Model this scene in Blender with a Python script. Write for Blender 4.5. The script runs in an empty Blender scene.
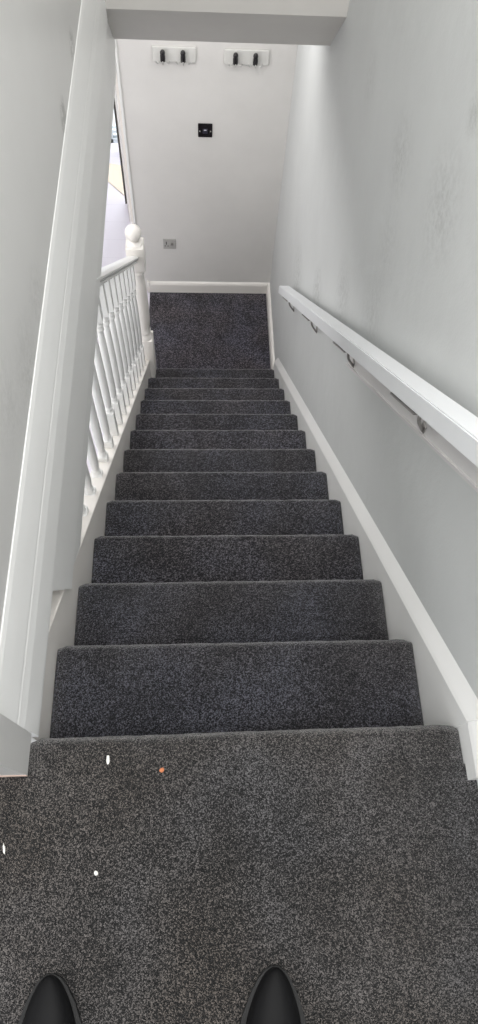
import bpy, bmesh, math, random
from mathutils import Vector, Matrix
random.seed(7)
SC = bpy.context.scene
C = SC.collection
PI = math.pi

# ------------------------------------------------------------------ measures of the place (metres)
G, R = 0.21819, 0.18961          # going and rise of a step
K = R / G
HALF = 0.40                      # half width of the carpeted flight
NST = 13
HZ = -NST * R                    # hall floor level
XR = 0.424                       # right wall face
XL = -0.408                      # left wall face above the flight
YE = 3.474                       # end wall face


# ------------------------------------------------------------------ materials
def mat(name, col, rough=0.5, metal=0.0, spec=0.5):
    m = bpy.data.materials.new(name); m.use_nodes = True
    b = m.node_tree.nodes['Principled BSDF']
    b.inputs['Base Color'].default_value = (*col, 1)
    b.inputs['Roughness'].default_value = rough
    b.inputs['Metallic'].default_value = metal
    b.inputs['Specular IOR Level'].default_value = spec
    return m


def N(m, t, **kw):
    n = m.node_tree.nodes.new(t)
    for k, v in kw.items():
        if k in n.inputs: n.inputs[k].default_value = v
        else: setattr(n, k, v)
    return n


def pos(m):
    return N(m, 'ShaderNodeNewGeometry').outputs['Position']


def painted(name, col, var=0.05, bump=0.12, scale=9.0, rough=0.55, spots=(), spec=0.35, spot_tone=0.55):
    """painted plaster / wood: faint mottling, roller texture, optional scuffs and grey marks (x, y, z, radius, strength)"""
    m = mat(name, col, rough, spec=spec); nt = m.node_tree; L = nt.links.new
    b = nt.nodes['Principled BSDF']; P = pos(m)
    n1 = N(m, 'ShaderNodeTexNoise', Scale=scale, Detail=5.0, Roughness=0.6); L(P, n1.inputs['Vector'])
    r1 = N(m, 'ShaderNodeValToRGB')
    r1.color_ramp.elements[0].position = 0.3; r1.color_ramp.elements[1].position = 0.7
    d = 1 - var
    r1.color_ramp.elements[0].color = (col[0]*d, col[1]*d, col[2]*d, 1); r1.color_ramp.elements[1].color = (*col, 1)
    L(n1.outputs['Fac'], r1.inputs['Fac'])
    out = r1.outputs['Color']
    if spots:
        n2 = N(m, 'ShaderNodeTexNoise', Scale=55.0, Detail=6.0, Roughness=0.75); L(P, n2.inputs['Vector'])
        acc = None
        for (x, y, z, rad, s) in spots:
            sub = N(m, 'ShaderNodeVectorMath', operation='DISTANCE'); L(P, sub.inputs[0]); sub.inputs[1].default_value = (x, y, z)
            mr = N(m, 'ShaderNodeMapRange'); L(sub.outputs['Value'], mr.inputs['Value'])
            mr.inputs['From Min'].default_value = 0; mr.inputs['From Max'].default_value = rad
            mr.inputs['To Min'].default_value = s; mr.inputs['To Max'].default_value = 0
            if acc is None: acc = mr.outputs['Result']
            else:
                a = N(m, 'ShaderNodeMath', operation='MAXIMUM'); L(acc, a.inputs[0]); L(mr.outputs['Result'], a.inputs[1]); acc = a.outputs[0]
        mr2 = N(m, 'ShaderNodeMapRange'); L(n2.outputs['Fac'], mr2.inputs['Value'])
        mr2.inputs['From Min'].default_value = 0.40; mr2.inputs['From Max'].default_value = 0.62
        mu = N(m, 'ShaderNodeMath', operation='MULTIPLY'); L(acc, mu.inputs[0]); L(mr2.outputs['Result'], mu.inputs[1])
        mx = N(m, 'ShaderNodeMix', data_type='RGBA'); L(mu.outputs[0], mx.inputs['Factor']); L(out, mx.inputs['A'])
        mx.inputs['B'].default_value = (col[0]*spot_tone, col[1]*spot_tone, col[2]*spot_tone*0.98, 1)
        out = mx.outputs['Result']
    L(out, b.inputs['Base Color'])
    n3 = N(m, 'ShaderNodeTexNoise', Scale=170.0, Detail=4.0); L(P, n3.inputs['Vector'])
    bp = N(m, 'ShaderNodeBump', Strength=bump, Distance=0.0015); L(n3.outputs['Fac'], bp.inputs['Height'])
    n4 = N(m, 'ShaderNodeTexNoise', Scale=14.0, Detail=3.0); L(P, n4.inputs['Vector'])
    bp2 = N(m, 'ShaderNodeBump', Strength=bump, Distance=0.006); L(n4.outputs['Fac'], bp2.inputs['Height'])
    L(bp.outputs['Normal'], bp2.inputs['Normal']); L(bp2.outputs['Normal'], b.inputs['Normal'])
    return m


def carpet(name, dark, mid, light, scale=620.0, tint=((1.0, .92, .86, 1), (.90, .92, 1.0, 1)), bias=0.0):
    m = mat(name, mid, 0.95, spec=0.08); nt = m.node_tree; L = nt.links.new
    b = nt.nodes['Principled BSDF']; P = pos(m)
    # jittered lookup so the tufts are not a regular lattice
    wn = N(m, 'ShaderNodeTexNoise', Scale=260.0, Detail=2.0); L(P, wn.inputs['Vector'])
    add = N(m, 'ShaderNodeVectorMath', operation='MULTIPLY_ADD'); L(wn.outputs['Color'], add.inputs[0])
    add.inputs[1].default_value = (0.004, 0.004, 0.004); L(P, add.inputs[2])
    v = N(m, 'ShaderNodeTexVoronoi', Scale=scale); L(add.outputs[0], v.inputs['Vector'])
    sp = N(m, 'ShaderNodeSeparateColor'); L(v.outputs['Color'], sp.inputs['Color'])
    v2 = N(m, 'ShaderNodeTexNoise', Scale=scale*.84, Detail=3.0, Roughness=0.8); L(P, v2.inputs['Vector'])
    mm = N(m, 'ShaderNodeMath', operation='MULTIPLY_ADD'); L(sp.outputs[0], mm.inputs[0]); mm.inputs[1].default_value = 0.62
    m3 = N(m, 'ShaderNodeMath', operation='MULTIPLY'); L(v2.outputs['Fac'], m3.inputs[0]); m3.inputs[1].default_value = 0.45
    L(m3.outputs[0], mm.inputs[2])
    # worn / brushed areas
    n5 = N(m, 'ShaderNodeTexNoise', Scale=6.5, Detail=3.0, Roughness=0.55); L(P, n5.inputs['Vector'])
    m4 = N(m, 'ShaderNodeMath', operation='MULTIPLY_ADD'); L(n5.outputs['Fac'], m4.inputs[0]); m4.inputs[1].default_value = 0.34
    m4.inputs[2].default_value = -0.17 + bias
    m5 = N(m, 'ShaderNodeMath', operation='ADD'); L(mm.outputs[0], m5.inputs[0]); L(m4.outputs[0], m5.inputs[1])
    r = N(m, 'ShaderNodeValToRGB'); e = r.color_ramp.elements
    e[0].position = 0.30; e[0].color = (*dark, 1)
    e[1].position = 0.84; e[1].color = (*light, 1)
    k = e.new(0.56); k.color = (*mid, 1)
    L(m5.outputs[0], r.inputs['Fac'])
    # slow drift between a browner and a bluer charcoal
    n6 = N(m, 'ShaderNodeTexNoise', Scale=3.2, Detail=2.0); L(P, n6.inputs['Vector'])
    hr = N(m, 'ShaderNodeValToRGB'); hr.color_ramp.elements[0].position = .36; hr.color_ramp.elements[1].position = .64
    hr.color_ramp.elements[0].color = tint[0]; hr.color_ramp.elements[1].color = tint[1]
    L(n6.outputs['Fac'], hr.inputs['Fac'])
    mx = N(m, 'ShaderNodeMix', data_type='RGBA', blend_type='MULTIPLY'); mx.inputs['Factor'].default_value = 1
    L(r.outputs['Color'], mx.inputs['A']); L(hr.outputs['Color'], mx.inputs['B'])
    L(mx.outputs['Result'], b.inputs['Base Color'])
    bp = N(m, 'ShaderNodeBump', Strength=0.7, Distance=0.003); L(v.outputs['Distance'], bp.inputs['Height'])
    bp.invert = True
    L(bp.outputs['Normal'], b.inputs['Normal'])
    b.inputs['Sheen Weight'].default_value = 0.45; b.inputs['Sheen Roughness'].default_value = 0.5
    return m


W = (0.72, 0.715, 0.695)
M = {}
M['end'] = painted('end wall paint', (0.72, 0.705, 0.685), bump=0.22, scale=5)
M['right'] = painted('right wall paint', (0.645, 0.66, 0.655), bump=0.35, scale=4, var=0.05, spots=[
    (XR, 1.35, .198, .13, .5), (XR, .99, .346, .16, .5), (XR, 1.82, .10, .10, .3), (XR, 1.0, .54, .05, .6),
    (XR, 1.94, -.885, .14, .85), (XR, 1.55, -.50, .16, .55), (XR, 2.45, -1.30, .20, .8), (XR, 1.2, -.2, .16, .4),
    (XR, 1.25, .02, .14, .3)])
M['left'] = painted('left wall paint', (0.69, 0.685, 0.67), bump=0.12, scale=3, var=0.05, rough=0.32, spec=0.5, spots=[
    (XL, 1.405, .245, .05, 3.0), (XL, 1.68, .25, .05, 2.0), (XL, .81, .25, .10, .45), (XL, .64, .25, .13, .5), (XL, .5, .34, .12, .35)])  # small and broad grey marks just above the moulding
M['header'] = painted('soffit paint', (0.68, 0.66, 0.63), bump=0.15, scale=5)
M['white'] = painted('white gloss paint', (0.86, 0.86, 0.845), bump=0.05, scale=6, rough=0.35, spec=0.5, var=0.03)
M['gloss'] = painted('bright white moulding paint', (0.90, 0.90, 0.885), bump=0.04, scale=7, rough=0.35, spec=0.5, var=0.03)
M['spindle'] = painted('white satin paint', (0.84, 0.84, 0.83), bump=0.03, scale=9, rough=0.35, spec=0.5, var=0.02)
M['cream'] = painted('warm white gloss paint', (0.86, 0.83, 0.79), bump=0.05, scale=6, rough=0.35, spec=0.5, var=0.03)
M['carpet'] = carpet('charcoal twist carpet', (0.0010, 0.0010, 0.0011), (0.0075, 0.0071, 0.0070), (0.168, 0.158, 0.149))
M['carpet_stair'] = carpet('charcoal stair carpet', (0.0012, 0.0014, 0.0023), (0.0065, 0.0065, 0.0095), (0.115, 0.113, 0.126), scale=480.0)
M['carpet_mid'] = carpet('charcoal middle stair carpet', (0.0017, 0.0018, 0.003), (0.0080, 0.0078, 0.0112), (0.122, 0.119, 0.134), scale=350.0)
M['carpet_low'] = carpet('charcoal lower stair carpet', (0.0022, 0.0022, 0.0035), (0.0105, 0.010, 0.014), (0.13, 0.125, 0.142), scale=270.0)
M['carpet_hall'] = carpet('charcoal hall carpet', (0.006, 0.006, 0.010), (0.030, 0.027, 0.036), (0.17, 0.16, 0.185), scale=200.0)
M['black'] = mat('black plastic', (0.012, 0.010, 0.012), 0.25)
M['steel'] = mat('brushed steel', (0.47, 0.46, 0.44), 0.5, 0.15)
M['chrome'] = mat('chrome', (0.55, 0.55, 0.53), 0.4, 0.5)
M['dark'] = mat('dark slot', (0.06, 0.055, 0.05), 0.5)
M['bracket'] = mat('tarnished bracket steel', (0.34, 0.325, 0.31), 0.4, 0.5)
M['frame'] = mat('grey window frame', (0.50, 0.56, 0.60), 0.4)
M['edge'] = mat('dark door edge', (0.07, 0.065, 0.06), 0.6)
M['hinge'] = mat('pale hinge metal', (0.6, 0.62, 0.58), 0.35, 0.5)
M['shoe'] = mat('black shoe leather', (0.003, 0.003, 0.0035), 0.6, 0, 0.2)
M['sole'] = mat('black rubber sole', (0.008, 0.008, 0.008), 0.7)
M['trouser'] = mat('black trouser cloth', (0.01, 0.01, 0.012), 0.9)
M['crumb'] = mat('white crumb', (0.85, 0.84, 0.78), 0.7)
M['crumb2'] = mat('orange crumb', (0.50, 0.17, 0.07), 0.7)
M['mat'] = painted('painted sunlight', (0.97, 0.84, 0.70), bump=0.1)  # sunlight on the far floor, put into the colour
M['pink'] = painted('bare pinkish plaster', (0.62, 0.47, 0.40), bump=0.2, scale=30)
M['leaf'] = painted('door leaf paint', (0.93, 0.88, 0.83), bump=0.02)


def laminate():
    m = mat('pale lilac laminate floor', (0.74, 0.68, 0.76), 0.35); nt = m.node_tree; L = nt.links.new
    P = pos(m); b = nt.nodes['Principled BSDF']
    br = N(m, 'ShaderNodeTexBrick', Scale=1.0); L(P, br.inputs['Vector'])
    br.inputs['Color1'].default_value = (0.86, 0.82, 0.90, 1); br.inputs['Color2'].default_value = (0.85, 0.81, 0.89, 1)
    br.inputs['Mortar'].default_value = (0.80, 0.76, 0.84, 1); br.inputs['Mortar Size'].default_value = 0.003
    br.inputs['Brick Width'].default_value = 1.2; br.inputs['Row Height'].default_value = 0.19
    L(br.outputs['Color'], b.inputs['Base Color'])
    return m


M['lam'] = laminate()


def glass():
    m = bpy.data.materials.new('clear glazing'); m.use_nodes = True
    b = m.node_tree.nodes['Principled BSDF']
    b.inputs['Base Color'].default_value = (0.95, 0.98, 1, 1); b.inputs['Roughness'].default_value = 0.02
    b.inputs['Transmission Weight'].default_value = 1.0; b.inputs['IOR'].default_value = 1.05
    return m


M['glass'] = glass()


# ------------------------------------------------------------------ mesh helpers
def box(bm, x0, x1, y0, y1, z0, z1, bev=0.0, seg=2):
    v = [bm.verts.new((x, y, z)) for x in (x0, x1) for y in (y0, y1) for z in (z0, z1)]
    f = [(0, 1, 3, 2), (4, 6, 7, 5), (0, 4, 5, 1), (2, 3, 7, 6), (0, 2, 6, 4), (1, 5, 7, 3)]
    fs = [bm.faces.new([v[i] for i in q]) for q in f]
    if bev:
        es = list({e for q in fs for e in q.edges})
        bmesh.ops.bevel(bm, geom=es, offset=bev, segments=seg, affect='EDGES', profile=0.5)
    return v


def prism(bm, pts, axis, a, b):
    """extrude a closed polygon along an axis; pts are the two other coordinates in x,y,z order"""
    def mk(p, t):
        if axis == 0: return (t, p[0], p[1])
        if axis == 1: return (p[0], t, p[1])
        return (p[0], p[1], t)
    A = [bm.verts.new(mk(p, a)) for p in pts]; B = [bm.verts.new(mk(p, b)) for p in pts]
    n = len(pts)
    bm.faces.new(A); bm.faces.new(B[::-1])
    for i in range(n):
        bm.faces.new([A[i], B[i], B[(i+1) % n], A[(i+1) % n]])


def lathe(bm, prof, cx, cy, z0=0.0, seg=20):
    rings = []
    for r, z in prof:
        rings.append([bm.verts.new((cx + r*math.cos(2*PI*i/seg), cy + r*math.sin(2*PI*i/seg), z0 + z)) for i in range(seg)])
    for a, b in zip(rings, rings[1:]):
        for i in range(seg):
            bm.faces.new([a[i], a[(i+1) % seg], b[(i+1) % seg], b[i]])
    bm.faces.new(rings[0][::-1]); bm.faces.new(rings[-1])


def tube(bm, pts, rad, seg=10):
    pts = [Vector(p) for p in pts]
    if not isinstance(rad, (list, tuple)): rad = [rad]*len(pts)
    rings = []; up = Vector((0.13, 0.2, 1)).normalized()
    for i, p in enumerate(pts):
        d = (pts[min(i+1, len(pts)-1)] - pts[max(i-1, 0)]).normalized()
        s = d.cross(up)
        if s.length < 1e-3: s = d.cross(Vector((1, 0, 0)))
        s.normalize(); t = s.cross(d)
        rings.append([bm.verts.new(p + rad[i]*(math.cos(2*PI*k/seg)*s + math.sin(2*PI*k/seg)*t)) for k in range(seg)])
    for a, b in zip(rings, rings[1:]):
        for i in range(seg):
            bm.faces.new([a[i], a[(i+1) % seg], b[(i+1) % seg], b[i]])
    bm.faces.new(rings[0][::-1]); bm.faces.new(rings[-1])


def obj(name, bm, m, parent=None, smooth=False, origin=None):
    bmesh.ops.recalc_face_normals(bm, faces=bm.faces)
    me = bpy.data.meshes.new(name)
    if origin is None:
        if parent is not None: origin = parent.matrix_world.translation.copy() if parent.type == 'EMPTY' else Vector(parent['_o']) if '_o' in parent else Vector((0, 0, 0))
        else: origin = Vector((0, 0, 0))
    bm.to_mesh(me); bm.free()
    me.materials.append(m)
    if smooth:
        for p in me.polygons: p.use_smooth = True
        try: me.set_sharp_from_angle(angle=math.radians(38))
        except Exception: pass
    o = bpy.data.objects.new(name, me); C.objects.link(o)
    if parent: o.parent = parent
    return o


def thing(name, label, cat, group=None, loc=(0, 0, 0)):
    o = bpy.data.objects.new(name, None); C.objects.link(o); o.empty_display_size = 0.05
    o.location = loc; o['label'] = label; o['category'] = cat
    if group: o['group'] = group
    return o


def tag(o, label, cat, group=None, kind=None):
    o['label'] = label; o['category'] = cat
    if group: o['group'] = group
    if kind: o['kind'] = kind
    return o


def struct(name, bm, m, label, cat, parent=None, smooth=False):
    o = obj(name, bm, m, parent, smooth)
    o['kind'] = 'structure'
    if parent is None: o['label'] = label; o['category'] = cat
    return o


NB = bmesh.new

# ------------------------------------------------------------------ the shell
bm = NB(); box(bm, XR, XR+.12, -1.45, YE+.12, HZ-.1, 2.35)
struct('wall_right', bm, M['right'], 'tall scuffed grey-white wall carrying the wooden handrail', 'wall')

# upper left wall above the flight, with a plain square end at the landing
bm = NB(); box(bm, XL-.10, XL, .005, 2.9, -.04, 2.35); box(bm, XL-.10, -.394, -.067, .005, .0, 2.35)
struct('wall_left', bm, M['left'], 'smooth grey-white wall above the moulding beside the stairwell', 'wall')
bm = NB(); box(bm, -1.7, -.3935, -.0685, -.0671, 0, .012); 
struct('trim_1', bm, M['pink'], 'thin pinkish unpainted strip at the foot of the landing wall end', 'trim')
bm = NB(); box(bm, -1.7, XL-.10, -.067, .02, .0, 2.35)
struct('wall_landing', bm, M['white'], 'white wall end standing on the landing carpet', 'wall')

# wall below the landing moulding, behind the stair string
bm = NB(); box(bm, -.52, -.430, .0, .43, -.45, -.04)
struct('wall_stair', bm, M['white'], 'short piece of white wall just above the left stair string', 'wall')

# skirting moulding round the stairwell edge: stepped profile
prof = [(XL, -.040), (-.391, -.040), (-.3885, -.034), (-.3885, -.022), (-.3925, .060), (-.3965, .088), (-.4005, .098), (-.4005, .106),
        (-.3930, .113), (-.3932, .120), (-.398, .165), (-.4030, .205), (-.4062, .219), (XL, .221)]
bm = NB(); prism(bm, prof, 1, .005, 2.335)
struct('trim_2', bm, M['gloss'], 'long white stepped moulding along the stairwell edge at landing level', 'moulding')
bm = NB(); prism(bm, [(.295, -.04), (.385, -.274), (2.60, -.274), (2.60, -.04)], 0, -.50, -.397)
bmesh.ops.bevel(bm, geom=[e for e in bm.edges if e.calc_length() > 1.5], offset=.004, segments=3, affect='EDGES')
for v in bm.verts:
    if v.co.y > 2 and v.co.x > -.45: v.co.x -= .005
struct('trim_3', bm, M['gloss'], 'plain white fascia board under the landing moulding, above the balusters', 'fascia')
bm = NB(); prism(bm, [(.440, -.2795), (.518, -.344), (2.60, -.344), (2.60, -.2795)], 0, -.50, -.4010)
prism(bm, [(.5215, -.350), (.535, -.362), (2.60, -.362), (2.60, -.350)], 0, -.50, -.4025)
for v in bm.verts:
    if v.co.y > 2 and v.co.x > -.45: v.co.x -= .0065
struct('trim_4', bm, M['white'], 'narrow cracked white strip under the fascia board, above the balusters', 'trim')

# end of the stairwell: upper wall, sloping soffit, hall ceiling above the lower landing
bm = NB(); prism(bm, [(2.335, 2.35), (2.335, .0), (2.568, -.225), (2.75, -.225), (2.75, 2.35)], 0, XL, XR)
struct('wall_front', bm, M['header'], 'bulkhead with a sloping soffit crossing the top of the stairwell', 'bulkhead')
bm = NB(); box(bm, -1.95, XR, 2.75, YE+.1, -.225, -.10); box(bm, -1.95, -.5, .0, 2.75, -.225, -.10)
struct('ceiling', bm, M['white'], 'white hall ceiling above the lower landing', 'ceiling')

# landing floor with its carpet nosing
def nosing(y, z, r=.016, n=8):
    """profile of a carpet wrapped bullnose, from the top surface round to the riser"""
    p = []; y += .008
    for i in range(n+1):
        a = PI/2 - PI*i/n
        p.append((y - r + r*math.cos(a), z - r + r*math.sin(a)))
    return p


def carpet_block(bm, pts_fn, x0, x1, skew=0.0):
    """extrude a profile across the flight, softly rounded at both cut ends; fibres make the surface slightly uneven"""
    nx = 46
    base = pts_fn()
    rings = []
    for i in range(nx+1):
        t = i/nx; x = x0 + (x1-x0)*t
        d = min(x-x0, x1-x)
        drop = .005*(1-min(1, d/.012))**2
        ring = []
        for j, (y, z) in enumerate(base):
            jy = random.uniform(-.0011, .0011); jz = random.uniform(-.0008, .0008)
            ring.append(bm.verts.new((x, y - drop*.9 + jy + skew*(1-t)*(1 if y > base[0][0]+.1 or skew < -.005 and j > 0 else 0), z - drop + jz)))
        rings.append(ring)
    n = len(base)
    for a, b in zip(rings, rings[1:]):
        for j in range(n):
            bm.faces.new([a[j], b[j], b[(j+1) % n], a[(j+1) % n]])
    bm.faces.new(rings[0]); bm.faces.new(rings[-1][::-1])


bm = NB()
box(bm, -1.7, XR, -1.45, -.0665, -.12, 0)
carpet_block(bm, lambda: [(-.07, 0)] + nosing(-.0015, 0) + [(-.022, -.036), (-.022, -.19), (-.07, -.19)], -.396, .406, -.0085)
struct('floor', bm, M['carpet'], 'dark speckled charcoal carpet of the upper landing where the shoes stand', 'floor', smooth=True)

# hall floor: carpet in front of the flight, pale laminate elsewhere
bm = NB(); box(bm, -.449, XR, 2.45, YE, HZ-.1, HZ)
struct('floor_hall', bm, M['carpet_hall'], 'charcoal carpet square at the foot of the stairs', 'floor')
bm = NB(); box(bm, -1.95, -.449, -.1, YE, HZ-.1, HZ-.004); box(bm, -2.6, .3, YE, 5.2, HZ-.1, HZ-.004)
struct('floor_room', bm, M['lam'], 'pale lilac laminate floor of the sunlit room beyond', 'floor')

# end wall with an opening on its left
bm = NB()
box(bm, -.497, XR, YE, YE+.10, HZ, -.10)
box(bm, -1.95, -1.40, YE, YE+.10, HZ, -.10)
box(bm, -1.40, -.497, YE, YE+.10, -.42, -.10)
struct('wall_end', bm, M['end'], 'off-white end wall carrying the coat hooks and black switch', 'wall')
bm = NB(); box(bm, -2.07, -1.95, -.1, YE+.1, HZ, -.10)
struct('wall_hall', bm, M['white'], 'white hall wall behind the balusters', 'wall')

# spandrel under the flight
bm = NB(); prism(bm, [(0.0, HZ), (2.57, HZ), (2.57, -2.57*K-.12), (0.0, -.12)], 0, -.45, -.43)
struct('wall_spandrel', bm, M['white'], 'white panel filling the side under the stair string', 'panel')

# skirtings
bprof = [(YE, HZ), (YE-.016, HZ), (YE-.016, HZ+.072), (YE-.010, HZ+.086), (YE, HZ+.094)]
bm = NB(); prism(bm, bprof, 0, -.449, XR)
box(bm, -.464, -.443, YE-.02, YE+.0, HZ, HZ+.10, .004)
struct('baseboard_end', bm, M['cream'], 'low white skirting board along the foot of the end wall', 'skirting board')
bm = NB(); prism(bm, [(XR, HZ), (.404, HZ), (.404, HZ+.075), (.412, HZ+.09), (XR, HZ+.094)], 1, 2.66, YE)
struct('baseboard_right', bm, M['cream'], 'low white skirting board beside the lower carpet under the handrail', 'skirting board')

# ------------------------------------------------------------------ the staircase
st = thing('staircase', 'straight flight of charcoal carpeted stairs between two white strings', 'stairs')


def step_profile(k):
    y, z = k*G, -k*R
    def f():
        return [((k-1)*G - .024, z)] + [((k-1)*G + .06, z)] + nosing(y, z) + [(y-.021, z-.036), (y-.021, z-R+.002), ((k-1)*G-.024, z-R+.002)]
    return f


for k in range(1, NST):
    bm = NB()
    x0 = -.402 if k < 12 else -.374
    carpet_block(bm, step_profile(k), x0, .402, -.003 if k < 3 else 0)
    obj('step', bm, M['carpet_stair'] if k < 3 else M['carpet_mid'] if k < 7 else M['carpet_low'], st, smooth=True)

# left string: flat top, carries the balusters
def slant(y, c): return (y, c - K*y)
bm = NB(); prism(bm, [slant(.005, .098), slant(2.575, .098), slant(2.575, -.28), slant(.005, -.28)], 0, -.464, -.4035)
bmesh.ops.bevel(bm, geom=[e for e in bm.edges if abs(e.verts[0].co.x-e.verts[1].co.x) < 1e-5 and e.calc_length() > 1], offset=.002, segments=2, affect='EDGES')
s = obj('stair_string', bm, M['cream'], st); s['label'] = 'string board under the white balusters'
# right string with a sloping chamfer against the wall, and an upright cut at the landing
bm = NB()
A = [(.4035, .056), (.4070, .066), (XR, .105), (XR, -.28), (.4035, -.28)]
ys = [-.0, 2.66]
rings = []
for y in ys: rings.append([bm.verts.new((x, y, c - K*y)) for x, c in A])
for i in range(5): bm.faces.new([rings[0][i], rings[1][i], rings[1][(i+1) % 5], rings[0][(i+1) % 5]])
bm.faces.new(rings[0]); bm.faces.new(rings[1][::-1])
B = [(.4075, -.02), (.4075, .046), (.4105, .056), (XR, .090), (XR, -.02)]
ra = [bm.verts.new((x, -.095, z)) for x, z in B]; rb = [bm.verts.new((x, .0, z)) for x, z in B]
for i in range(5): bm.faces.new([ra[i], rb[i], rb[(i+1) % 5], ra[(i+1) % 5]])
bm.faces.new(ra); bm.faces.new(rb[::-1])
s = obj('stair_string', bm, M['white'], st); s['label'] = 'string board against the handrail wall'

# ------------------------------------------------------------------ balustrade
bal = thing('balustrade', 'white painted wooden balustrade with turned balusters down one side of the flight', 'balustrade', loc=(0, 0, 0))
# handrail: moulded cap over a recessed neck and a lower fillet
HC = .940
hp = [(-.463, -.001), (-.455, .005), (-.440, .008), (-.424, .008), (-.409, .005), (-.401, -.001), (-.401, -.009),
      (-.407, -.014), (-.417, -.016), (-.417, -.025), (-.409, -.028), (-.409, -.040), (-.455, -.040), (-.455, -.028),
      (-.448, -.025), (-.448, -.016), (-.457, -.014), (-.463, -.009)]
bm = NB(); y0, y1 = 1.15, 2.585
ra = [bm.verts.new((x, y0, HC + d - K*y0)) for x, d in hp]; rb = [bm.verts.new((x, y1, HC + d - K*y1)) for x, d in hp]
n = len(hp)
for i in range(n): bm.faces.new([ra[i], rb[i], rb[(i+1) % n], ra[(i+1) % n]])
bm.faces.new(ra); bm.faces.new(rb[::-1])
obj('handrail', bm, M['spindle'], bal, smooth=True)

# newel post
NX, NY = -.4185, 2.618
newel = NB()
h = .0465
box(newel, NX-h, NX+h, NY-h, NY+h, HZ, -1.96, .004)
lathe(newel, [(.045, -1.962), (.045, -1.955), (.036, -1.940), (.031, -1.925), (.038, -1.910), (.038, -1.90), (.032, -1.885), (.036, -1.86), (.040, -1.80), (.041, -1.70),
              (.038, -1.58), (.034, -1.50), (.030, -1.455), (.036, -1.44), (.036, -1.43), (.030, -1.42), (.044, -1.405), (.044, -1.40)], NX, NY, 0, 24)
box(newel, NX-h, NX+h, NY-h, NY+h, -1.405, -1.245, .006)
lathe(newel, [(.044, -1.247), (.040, -1.238), (.030, -1.233), (.024, -1.226), (.024, -1.219), (.030, -1.214)], NX, NY, 0, 24)
nw = obj('newel_post', newel, M['cream'], bal, smooth=True)
bm = NB(); bmesh.ops.create_uvsphere(bm, u_segments=28, v_segments=16, radius=.0425, matrix=Matrix.Translation((NX-.001, NY, -1.180)))
obj('ball_finial', bm, M['cream'], nw, smooth=True)

# turned balusters: square ends, vase turning, collar rings
def baluster(y):
    hb = .168 if y > 1.25 else (.055 if y > 1.12 else (.035 if y > 1.0 else .014))   # the upper ones stand on short cut bases
    bm = NB(); cx = -.4345; hh = .0165
    zb = .098 - K*y
    CUT = -.363                            # underside of the fascia the upper ones run up to
    top_full = HC - .039 - K*y
    L0 = top_full - zb
    def sq(z0, z1, s0=0.0, s1=0.0):
        v = []
        for (sx, sy) in ((-1, -1), (1, -1), (1, 1), (-1, 1)):
            v.append(bm.verts.new((cx+sx*hh, y+sy*hh, z0 - (K*sy*hh if s0 else 0))))
        w = []
        for (sx, sy) in ((-1, -1), (1, -1), (1, 1), (-1, 1)):
            w.append(bm.verts.new((cx+sx*hh, y+sy*hh, z1 - (K*sy*hh if s1 else 0))))
        for i in range(4): bm.faces.new([v[i], v[(i+1) % 4], w[(i+1) % 4], w[i]])
        bm.faces.new(v[::-1]); bm.faces.new(w)
    sq(zb - .002, min(zb+hb, CUT), 1, 0)
    if zb+hb > CUT: return bm
    P = [(.0150, .166), (.0155, .170), (.0105, .178), (.0145, .184), (.0150, .190), (.0105, .198), (.0125, .206), (.0155, .225), (.0160, .27), (.0158, .36),
         (.0150, .45), (.0135, .53), (.0112, .580), (.0105, .590), (.0155, .597), (.0155, .604), (.0105, .611), (.0155, .618), (.0155, .625), (.0105, .632), (.0125, .640), (.0150, .648)]
    P = [(r, z - (.168-hb)*max(0, min(1, (.45-z)/.25))) for r, z in P]
    Q = []
    for r, z in P:
        if zb+z > CUT: Q.append((r, CUT-zb)); break
        Q.append((r, z))
    if len(Q) > 1: lathe(bm, Q, cx, y, zb, 14)
    z1 = zb+.646
    if z1 < CUT - .004:
        if top_full < CUT: sq(z1, top_full, 0, 1)
        else: sq(z1, CUT, 0, 0)
    return bm


ys = [.585 + .1247*i for i in range(16)]

for y in ys:
    if y > 2.55: break
    obj('baluster', baluster(y), M['spindle'], bal, smooth=True)

# ------------------------------------------------------------------ wall handrail with brackets
M['board'] = painted('backing board paint', (0.70, 0.685, 0.68), bump=.05)
rail = thing('handrail', 'square-edged grey-white wooden handrail bracketed along the scuffed wall', 'handrail')
bm = NB()
prism(bm, [slant(-.35, .763), slant(2.50, .763), slant(2.50, .708), slant(-.35, .708)], 0, .343, .396)
bmesh.ops.bevel(bm, geom=list(bm.edges), offset=.0028, segments=2, affect='EDGES')
M['rail'] = painted('rail paint', (0.80, 0.815, 0.83), bump=0.06, scale=8, rough=0.4, var=0.03)
obj('rail', bm, M['rail'], rail)['label'] = 'long square-edged wooden rail'
bm = NB()
prism(bm, [slant(-.35, .715), slant(1.26, .715), slant(1.26, .590), slant(-.35, .590)], 0, .414, XR+.0005)
bmesh.ops.bevel(bm, geom=list(bm.edges), offset=.0025, segments=2, affect='EDGES')
prism(bm, [slant(-.35, .596), slant(1.26, .596), slant(1.26, .586), slant(-.35, .586)], 0, .4085, XR+.0005)
obj('backing_board', bm, M['board'], rail)['label'] = 'thin backing board painted like the wall'


def bracket_bm(y):
    """saddle strap under the rail, bent arm, small wall plate"""
    bm = NB()
    c = .683; L1 = .145
    z = c - K*y
    prism(bm, [slant(y, c+.004), slant(y+L1, c+.004), slant(y+L1, c-.004), slant(y, c-.004)], 0, .362, .388)
    bmesh.ops.bevel(bm, geom=list(bm.edges), offset=.0015, segments=1, affect='EDGES')
    tube(bm, [(.378, y+.006, z-.002), (.379, y-.001, z-.016), (.386, y+.004, z-.040), (.404, y+.016, z-.078), (.4132, y+.022, z-.096)], [.0045, .0045, .004, .004, .004], 8)
    box(bm, .4105, .4138, y+.012, y+.034, z-.094, z-.072, .001)
    return bm


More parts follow.
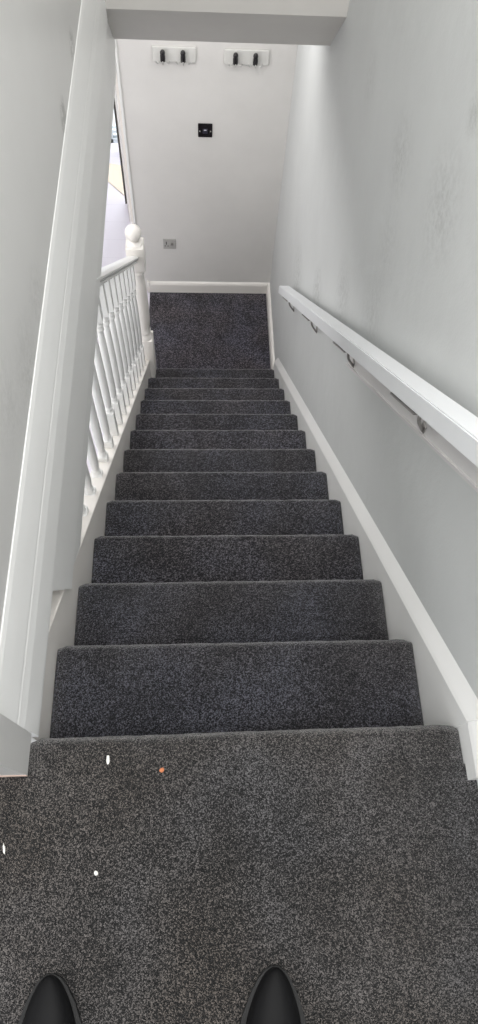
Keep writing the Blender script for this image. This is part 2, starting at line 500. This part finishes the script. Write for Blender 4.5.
for y in (.605, 1.17, 1.74, 2.32):
    bm = bracket_bm(y)
    obj('bracket', bm, M['bracket'], rail, smooth=True)

# ------------------------------------------------------------------ things on the end wall
def coat_rack(cx, cz, wd, label, hooks):
    t = thing('coat_rack', label, 'coat rack', 'coat racks on the end wall', (cx, YE, cz))
    bm = NB(); box(bm, -wd/2, wd/2, -.012, 0, -.040, .036, .004)
    obj('backboard', bm, M['rackboard'], t)
    for hx in hooks:
        bm = NB()
        box(bm, hx-.010, hx+.010, -.019, -.0155, -.026, .026, .0015)
        tube(bm, [(hx, -.018, -.020), (hx, -.030, -.034), (hx, -.045, -.030), (hx, -.052, -.016)], [.005, .0045, .004, .004], 8)
        for s in (-1, 1):
            tube(bm, [(hx+s*.004, -.018, -.014), (hx+s*.016, -.028, -.030), (hx+s*.030, -.036, -.032), (hx+s*.036, -.040, -.020)], [.0035, .0035, .0035, .004], 8)
        hk = obj('hook', bm, M['chrome'], t, smooth=True)
        bm = NB()
        lathe(bm, [(.008, -.028), (.012, -.024), (.0135, -.012), (.013, .004), (.0115, .010), (.0135, .016), (.012, .024), (.007, .030)], hx, -.030, 0, 14)
        o = obj('knob', bm, M['black'], hk, smooth=True); o['label'] = 'black upright peg'
    return t


M['rackboard'] = painted('pale grey board', (0.70, 0.695, 0.67), bump=0.05)
coat_rack(-.208, -.793, .224, 'pale coat rack with two black-pegged hooks, the one nearer the balustrade', (-.058, .046))
coat_rack(.166, -.796, .232, 'pale coat rack with two black-pegged hooks, the one nearer the handrail wall', (-.058, .045))

t = thing('light_switch', 'square black switch plate with a small pale mark on the end wall', 'switch', loc=(-.0475, YE, -1.207))
bm = NB(); box(bm, -.041, .041, -.007, 0, -.041, .041, .003)
obj('plate', bm, M['black'], t)
bm = NB(); box(bm, -.014, .014, -.011, -.006, -.016, .012, .002); obj('rocker', bm, mat('black rocker', (0.03, 0.028, 0.045), .3), t)
bm = NB(); box(bm, -.007, .007, -.0125, -.0105, .004, .0085); obj('indicator', bm, mat('white mark', (0.7, 0.68, 0.75), .4), t)
for s in (-1, 1):
    bm = NB(); prism(bm, [(s*.031+.0038*math.cos(a*PI/5), -.003+.0038*math.sin(a*PI/5)) for a in range(10)], 1, -.009, -.006)
    obj('screw', bm, M['steel'], t)

t = thing('wall_socket', 'small grey metal power socket low on the end wall', 'socket', loc=(-.287, YE, -2.027))
bm = NB(); box(bm, -.042, .042, -.008, 0, -.041, .041, .003)
obj('plate', bm, M['steel'], t)
bm = NB()
box(bm, -.023, -.017, -.0095, -.007, -.002, .022); box(bm, -.033, -.024, -.0095, -.007, -.016, -.011); box(bm, -.014, -.006, -.0095, -.007, -.016, -.011)
obj('pin_slots', bm, M['dark'], t)
bm = NB(); box(bm, .008, .026, -.012, -.007, -.008, .014, .002); obj('rocker', bm, M['bracket'], t)

# ------------------------------------------------------------------ doorway, open door and glazed door of the room beyond
bm = NB(); box(bm, -.512, -.497, YE-.012, YE+.11, HZ, -.42, .003)
box(bm, -1.42, -1.40, YE-.012, YE+.11, HZ, -.42, .003)
struct('trim_5', bm, M['white'], 'white lining of the doorway beside the end wall', 'door frame')

d = thing('open_door', 'white door leaf standing open in the doorway, seen almost edge-on', 'door', loc=(0, 0, 0))
hx, hy = -.521, 3.60
fx, fy = -.632, 4.37
dv = Vector((fx-hx, fy-hy, 0)).normalized(); nv = Vector((dv.y, -dv.x, 0))
def quadbox(bm, a, b, w, z0, z1):
    a = Vector(a); b = Vector(b)
    v = []
    for p in (a, b):
        for s in (0, -w):
            for z in (z0, z1): q = p + nv*s; v.append(bm.verts.new((q.x, q.y, z)))
    for q in [(0, 1, 3, 2), (4, 6, 7, 5), (0, 4, 5, 1), (2, 3, 7, 6), (0, 2, 6, 4), (1, 5, 7, 3)]: bm.faces.new([v[i] for i in q])
bm = NB(); quadbox(bm, (hx, hy, 0), (fx, fy, 0), .020, HZ+.008, -.44)
leaf = obj('leaf', bm, M['leaf'], d)
bm = NB(); quadbox(bm, Vector((fx, fy, 0)), Vector((fx, fy, 0))+dv*.012, .034, HZ+.008, -.44)
obj('edge_strip', bm, M['edge'], d)['label'] = 'dark strip on the free edge of the door'
for z in (-2.06,):
    bm = NB(); p = Vector((fx, fy, z)) + dv*.008 + nv*.004
    box(bm, p.x-.012, p.x+.010, p.y-.01, p.y+.01, z-.03, z+.03, .003)
    obj('latch', bm, M['hinge'], d)

# glazed outer door
YW = 5.10
door = thing('door_1', 'bright glazed outer door with a grey frame across the room', 'door')
door['kind'] = 'structure'
bm = NB()
for (a, b) in ((-1.75, -1.69), (-.812-.012, -.812+.012), (-.50, -.44), (-1.28, -1.255)):
    box(bm, a, b, YW, YW+.05, HZ, -.45)
for (a, b) in ((HZ, HZ+.035), (-2.375, -2.35), (-.50, -.45), (-1.5, -1.475)):
    box(bm, -1.75, -.44, YW, YW+.05, a, b)
obj('door_frame', bm, M['frame'], door)
bm = NB(); box(bm, -1.70, -.48, YW+.02, YW+.026, HZ+.03, -.47)
obj('pane', bm, M['glass'], door)
bm = NB()
box(bm, -2.6, -1.75, YW, YW+.1, HZ, .0); box(bm, -.44, .3, YW, YW+.1, HZ, .0); box(bm, -1.75, -.44, YW, YW+.1, -.45, .0)
struct('wall_room', bm, M['white'], 'white outer wall around the bright glazed door', 'wall')
bm = NB(); box(bm, -2.72, -2.6, YE, YW+.1, HZ, 0); box(bm, .3, .42, YE+.1, YW+.1, HZ, 0)
struct('wall_side', bm, M['white'], 'white side walls of the sunlit room', 'wall')
bm = NB(); box(bm, -2.6, .3, YE+.1, YW+.1, -.10, .0)
struct('ceiling_room', bm, M['white'], 'ceiling of the sunlit room beyond the doorway', 'ceiling')

bm = NB(); prism(bm, [(-1.2, 4.93), (-.63, 4.80), (-.67, 4.46), (-.86, 4.68), (-1.2, 4.76)], 2, HZ-.003, HZ+.006)  # thin flat sheet standing in for a patch of sunlight on the floor
tag(obj('sun_patch', bm, M['mat']), 'cream-orange patch of painted sunlight on the lilac floor near the glazed door', 'mat')

# ------------------------------------------------------------------ bits on the landing carpet
def crumb(x, y, l, w, rot, m, label):
    bm = NB()
    bmesh.ops.create_icosphere(bm, subdivisions=2, radius=1.0)
    for v in bm.verts:
        v.co *= random.uniform(.82, 1.1)
        v.co = Vector((v.co.x*w, v.co.y*l, v.co.z*.0022))
    o = obj('crumb', bm, m, smooth=True); o.location = (x, y, .0012); o.rotation_euler = (0, 0, rot)
    tag(o, label, 'crumb', 'crumbs on the landing carpet')
crumb(-.252, -.044, .0085, .0034, .05, M['crumb'], 'white crumb on the landing carpet close to the top nosing')
crumb(-.262, -.226, .0042, .0036, .5, M['crumb'], 'small round white crumb in the middle of the landing carpet')
crumb(-.421, -.184, .0085, .0022, .2, M['crumb'], 'thin white thread-like crumb at the edge of the landing carpet')
crumb(-.154, -.064, .004, .005, .6, M['crumb2'], 'orange crumb on the landing carpet near the top nosing')

# ------------------------------------------------------------------ the person standing on the landing
person = thing('person', 'person in black pointed shoes and black trousers standing on the landing carpet', 'person', loc=(0, 0, 0))


def shoe(tx, ty, ang, parent):
    """pointed toe at (tx, ty); length runs back towards -Y"""
    Ls = .285
    #        s     half-width  height   sole lift
    S = [(0.000, .004, .018, .006), (0.006, .014, .026, .004), (0.018, .023, .034, .002), (0.040, .034, .041, .001), (0.070, .044, .048, .0),
         (0.105, .049, .058, .0), (0.140, .046, .072, .0), (0.175, .040, .088, .0), (0.205, .037, .098, .0), (0.240, .036, .100, .0),
         (0.268, .032, .096, .0), (0.285, .018, .088, .0)]
    up = NB(); so = NB()
    R0 = Matrix.Rotation(ang, 4, 'Z')
    def tr(x, y, z): q = R0 @ Vector((x, y, z)); return (tx+q.x, ty+q.y, q.z)
    rings = []; n = 18
    for s, hw, hh, l in S:
        ring = []
        for i in range(n):
            a = 2*PI*i/n
            cx, cz = math.cos(a), math.sin(a)
            x = hw*math.copysign(abs(cx)**.8, cx); z = .010 + (hh-.010)*max(0, cz)**.9 + (cz*.004 if cz < 0 else 0) + l
            ring.append(up.verts.new(tr(x, -s, z)))
        rings.append(ring)
    for a, b in zip(rings, rings[1:]):
        for i in range(n): up.faces.new([a[i], a[(i+1) % n], b[(i+1) % n], b[i]])
    up.faces.new(rings[0]); up.faces.new(rings[-1][::-1])
    o = obj('shoe', up, M['shoe'], parent, smooth=True)
    md = o.modifiers.new('Subdivision', 'SUBSURF'); md.levels = 1; md.render_levels = 2
    S = [(a_, b_*1.08, c_, d_) for a_, b_, c_, d_ in S]
    pts = [(hw*1.04+.001, -s) for s, hw, _, _ in S] + [(-hw*1.04-.001, -s) for s, hw, _, _ in S[::-1]]
    lo = [so.verts.new(tr(x, y, .001)) for x, y in pts]; hi = [so.verts.new(tr(x, y, .012)) for x, y in pts]
    m = len(pts); so.faces.new(lo[::-1]); so.faces.new(hi)
    for i in range(m): so.faces.new([lo[i], lo[(i+1) % m], hi[(i+1) % m], hi[i]])
    obj('sole', so, M['sole'], o)


shoe(-.324, -.366, math.radians(3), person)
shoe(.036, -.368, math.radians(-5), person)
# trousers: one continuous skinned figure from hips to hems
me = bpy.data.meshes.new('trousers')
vs = [(-.14, -.66, .95), (-.14, -.66, 1.06), (-.235, -.65, .86), (-.285, -.60, .48), (-.312, -.625, .09), (-.045, -.65, .86), (.000, -.60, .48), (.018, -.625, .09)]
me.from_pydata(vs, [(0, 1), (0, 2), (2, 3), (3, 4), (0, 5), (5, 6), (6, 7)], [])
tr_ = bpy.data.objects.new('trousers', me); C.objects.link(tr_); tr_.parent = person
me.materials.append(M['trouser'])
sk = tr_.modifiers.new('Skin', 'SKIN')
rad = [.13, .14, .095, .066, .058, .095, .066, .058]
for i, r in enumerate(rad): me.skin_vertices[0].data[i].radius = (r, r)
me.skin_vertices[0].data[0].use_root = True
sb = tr_.modifiers.new('Subdivision', 'SUBSURF'); sb.levels = 1; sb.render_levels = 2

# ------------------------------------------------------------------ light
def area(name, loc, rot, sx, sy, power, col=(1, 1, 1)):
    l = bpy.data.lights.new(name, 'AREA'); l.shape = 'RECTANGLE'; l.size = sx; l.size_y = sy; l.energy = power; l.color = col
    o = bpy.data.objects.new(name, l); C.objects.link(o); o.location = loc; o.rotation_euler = rot
    return o


w = bpy.data.worlds.new('sky'); SC.world = w; w.use_nodes = True
bg = w.node_tree.nodes['Background']; bg.inputs['Color'].default_value = (0.97, 0.985, 1.0, 1); bg.inputs['Strength'].default_value = 1.35

area('stairwell fill', (-.28, .8, 2.30), (0, math.radians(-14), 0), .22, 2.4, 7, (1, .985, .96))  # unseen overhead pair, one per side, crossed to light the opposite walls
area('stairwell fill', (.30, .8, 2.30), (0, math.radians(16), 0), .22, 2.4, 13, (1, .985, .96))  # added to brighten the left fascia and string, no fitting there
area('hall light', (-1.2, 1.9, -.26), (0, math.radians(-40), 0), 1.0, 2.2, 32, (1, .98, .97))
area('lower landing fill', (-.05, 3.02, -.24), (0, 0, 0), .75, .5, 4, (1, .98, .96))
area('room daylight', (-1.0, YW-.12, -1.3), (math.radians(90), 0, 0), 1.2, 1.6, 80, (1, .98, 1.0))
area('landing fill', (-.15, -.45, 2.05), (math.radians(38), 0, 0), .9, .5, 20, (1, .985, .97))  # added frontal fill from behind the camera, evens out the stairwell
area('room side fill', (.2, 4.3, -1.2), (0, math.radians(90), 0), 1.2, 1.0, 9)  # unseen source added to brighten the door leaf and the floor

l = bpy.data.lights.new('camera fill', 'POINT'); l.energy = 5.0; l.shadow_soft_size = .12; l.color = (1, .985, .965)  # added soft fill near the camera, lifts the dark left trim
o = bpy.data.objects.new('camera fill', l); C.objects.link(o); o.location = (-.02, -.22, 1.55)

# ------------------------------------------------------------------ camera (solved from the stair geometry)
cd = bpy.data.cameras.new('camera'); cam = bpy.data.objects.new('camera', cd); C.objects.link(cam)
r = Vector((0.9984906, -0.0290163, 0.0466316)); u = Vector((0.0055543, 0.8980434, 0.4398718)); f = Vector((0.0546407, 0.4389489, -0.8968491))
mw = Matrix(((r.x, u.x, -f.x, -0.07894), (r.y, u.y, -f.y, -0.189025), (r.z, u.z, -f.z, 1.320461), (0, 0, 0, 1)))
cam.matrix_world = mw
cd.sensor_fit = 'VERTICAL'; cd.sensor_height = 24.0; cd.lens = 679.98/1024*24.0
cd.clip_start = 0.02
SC.camera = cam
SC.view_settings.view_transform = 'Standard'
SC.view_settings.look = 'None'
SC.view_settings.exposure = 0.0
